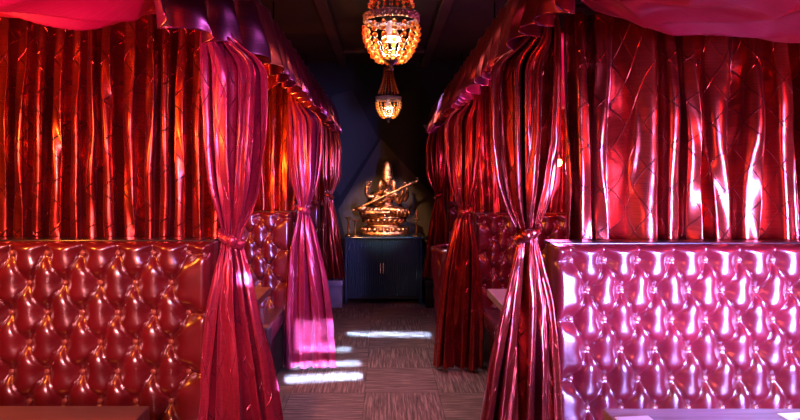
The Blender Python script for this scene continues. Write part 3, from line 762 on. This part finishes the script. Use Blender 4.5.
    rnd = random.Random(4)
    for q in range(13):
        x = -0.26+0.045*q
        add_tube(bm, [(x, -0.15, 0.325), (x+0.004, -0.205, 0.295), (x+0.008, -0.215, 0.262), (x+0.010, -0.20, 0.238)], [0.006, 0.008, 0.008, 0.005], 6)
    for q in range(5):
        add_ball(bm, (0.02+rnd.uniform(-0.02, 0.02), -0.20-0.004*q, 0.30-0.02*q), 0.014, 1)
    obj('skirt_folds', bm, M['bronze'], t, True)
    # long lute held across the body
    bm = bmesh.new()
    p0, p1 = Vector((-0.345, -0.205, 0.305)), Vector((0.345, -0.165, 0.625))
    add_tube(bm, [p0.lerp(p1, q) for q in np.linspace(0, 1, 12)], 0.0135, 12)
    add_tube(bm, [p1, p1+Vector((0.025, 0, 0.005)), p1+Vector((0.045, 0, 0.022)), p1+Vector((0.040, -0.002, 0.048)), p1+Vector((0.022, -0.002, 0.050))], [0.014, 0.014, 0.013, 0.011, 0.007], 10)
    add_tube(bm, [p0+Vector((0.0,0,0)), p0+Vector((-0.02, 0, -0.005))], [0.02, 0.024], 12)
    lute = obj('lute', bm, M['bronze'], t, True)
    bm = bmesh.new(); add_ball(bm, p0.lerp(p1, 0.13)+Vector((0, -0.012, -0.022)), 0.050, 3, (1.25, 0.75, 0.75)); obj('gourd', bm, M['bronze'], lute, True)
    bm = bmesh.new()
    for q in (0.86, 0.92, 0.97):
        c = p0.lerp(p1, q); add_tube(bm, [c+Vector((0.0, 0, -0.03)), c+Vector((0.0, 0, 0.03))], [0.006, 0.004], 6)
    obj('tuning_pegs', bm, M['bronze'], lute, True)
    # rosary and book held in the rear hands
    bm = bmesh.new()
    for q in range(16):
        a = 2*PI*q/16; add_ball(bm, (-0.178+0.024*math.cos(a), -0.03, 0.600+0.032*math.sin(a)), 0.006, 1)
    obj('rosary', bm, M['bronze'], t, True)
    return tag(t, 'bronze seated four armed deity statue with a long lute on a lotus pedestal', 'statue')
statue()

# ------------------------------------------------------------------ chandeliers
def strand(pts, r, m, parent, name='bead_strand', shape=2):
    """beads threaded along a polyline, evenly spaced"""
    P = [Vector(p) for p in pts]; L = [0]
    for a, b in zip(P, P[1:]): L.append(L[-1]+(b-a).length)
    nb = max(2, int(L[-1]/(2*r*1.08))); bm = bmesh.new()
    for k in range(nb):
        s = L[-1]*(k+0.5)/nb
        j = max(i for i in range(len(L)-1) if L[i] <= s); q = P[j].lerp(P[j+1], (s-L[j])/(L[j+1]-L[j]))
        add_ball(bm, q, r*(0.92+0.16*((k*7) % 3)/2), shape, (1, 1, 0.92))
    return obj(name, bm, m, parent, True)
def chandelier(x, y, zr, R, label, sub=2):
    t = empty('bead_chandelier', (x, y, zr))
    H = ZC-zr
    hb = 0.190*R/0.13
    # rim
    bm = bmesh.new(); n = 48; ro = []
    for (r, z) in ((R*0.99, -0.017), (R*1.03, -0.012), (R*1.02, 0.010), (R*1.05, 0.016), (R*0.98, 0.016), (R*0.97, -0.017)):
        ro.append([bm.verts.new((r*(1+0.012*math.cos(24*2*PI*k/n*0.5))*math.cos(2*PI*k/n), r*math.sin(2*PI*k/n), z)) for k in range(n)])
    for i in range(6):
        for k in range(n): bm.faces.new((ro[i][k], ro[i][(k+1)%n], ro[(i+1)%6][(k+1)%n], ro[(i+1)%6][k]))
    obj('rim', bm, M['filigree'], t, True)
    # lower basket
    nS = 17; rb = R*0.095
    for k in range(nS):
        a = 2*PI*k/nS; pts = []
        for q in np.linspace(0, 1, 12):
            rr = R*(1.0 + 0.05*math.sin(q*PI) ) * (math.cos(q*PI/2*0.90)**0.42)
            pts.append((rr*math.cos(a), rr*math.sin(a), -0.028 - q**1.0*hb*0.92*(1-0.12*(1-q))))
        strand(pts, rb, M[('bead', 'bead_gold', 'bead')[k % 3]], t, shape=sub)
    # upper tent of beads up to the crown
    hc = 0.52*R/0.13
    for k in range(18):
        a = 2*PI*(k+0.5)/18
        pts = [((R*0.62*(1-q)**1.8+R*0.36)*math.cos(a)*(1 if q > 0 else 1), (R*0.62*(1-q)**1.8+R*0.36)*math.sin(a), 0.02+hc*0.42*q*1.35) for q in np.linspace(0.12, 1, 12)]
        strand(pts, rb*0.72, M['bead_red'] if k % 2 else M['bead'], t, shape=max(1, sub-1))
    zc = 0.02+hc*0.42*1.35
    lathe('crown', [(R*0.40, zc-0.012), (R*0.43, zc), (R*0.38, zc+0.012), (R*0.10, zc+0.03), (0.008, zc+0.05)], M['filigree'], t, 24)
    bm = bmesh.new(); add_tube(bm, [(0, 0, -0.02), (0, 0, H-0.02)], 0.004, 8); obj('hanging_rod', bm, M['iron'], t, True)
    lathe('ceiling_rose', [(0.02, H-0.03), (0.05, H-0.015), (0.055, H)], M['iron'], t, 24)
    # finial under the basket
    lathe('finial', [(0.002, -hb-0.055), (0.010, -hb-0.048), (0.011, -hb-0.038), (0.006, -hb-0.030), (R*0.25, -hb-0.015), (R*0.30, -hb-0.004), (R*0.22, -hb+0.006)], M['iron'], t, 24)
    # spokes and socket arms
    bm = bmesh.new()
    for k in range(4):
        a = PI/4+PI/2*k; add_tube(bm, [(0.004*math.cos(a), 0.004*math.sin(a), 0.0), (R*0.98*math.cos(a), R*0.98*math.sin(a), 0.0)], 0.003, 6)
    for k in range(6):
        a = 2*PI*k/6+0.2
        bs = bmesh.new(); add_tube(bs, [(R*c*math.cos(a), R*c*math.sin(a), -hb*d) for c, d in ((0.10, 1.0), (0.28, 0.93), (0.40, 0.80), (0.50, 0.60), (0.66, 0.45))], 0.0035, 6)
        obj('inner_arm', bs, M['chrome'], t, True)
    obj('spokes', bm, M['iron'], t, True)
    # reflector bulb pointing down
    bl = lathe('bulb', [(R*0.13, -0.010), (R*0.16, -0.03), (R*0.20, -0.05), (R*0.30, -0.072), (R*0.345, -0.085)], M['bulb_neck'], t, 28)
    lathe('bulb_face', [(R*0.33, -0.0852), (R*0.345, -0.087), (R*0.30, -0.098), (R*0.10, -0.103)], M['bulb'], bl, 28)
    l = bpy.data.lights.new('bulb_light', 'POINT'); l.energy = 6; l.color = (1.0, 0.62, 0.30); l.shadow_soft_size = 0.03
    lo = bpy.data.objects.new('bulb_light', l); COL.objects.link(lo); lo.parent = t; lo.location = (0, 0, -0.145*R/0.13)
    return tag(t, label, 'chandelier', 'amber bead chandeliers over the aisle')
chandelier(0.033, 2.55, 2.178, 0.124, 'near amber glass bead chandelier with a lit bulb, large at the top centre', 2)
chandelier(0.045, 5.55, 2.235, 0.122, 'far small amber bead chandelier hanging above the statue', 2)

# small glowing bulb in the second right booth
def pendant(x, y, z, label):
    t = empty('pendant_bulb', (x, y, z))
    bm = bmesh.new(); add_tube(bm, [(0, 0, 0.04), (0, 0, ZC-z)], 0.003, 6); obj('cord', bm, M['iron'], t)
    lathe('socket', [(0.010, 0.022), (0.013, 0.03), (0.011, 0.055), (0.004, 0.06)], M['brass'], t, 16)
    bm = bmesh.new(); add_ball(bm, (0, 0, 0), 0.024, 3, (1, 1, 1.15)); obj('bulb', bm, M['bulb_amber'], t, True)
    return tag(t, label, 'lamp')
pendant(1.285, 4.12, 1.565, 'small glowing amber bulb hanging between the nearest right curtains')
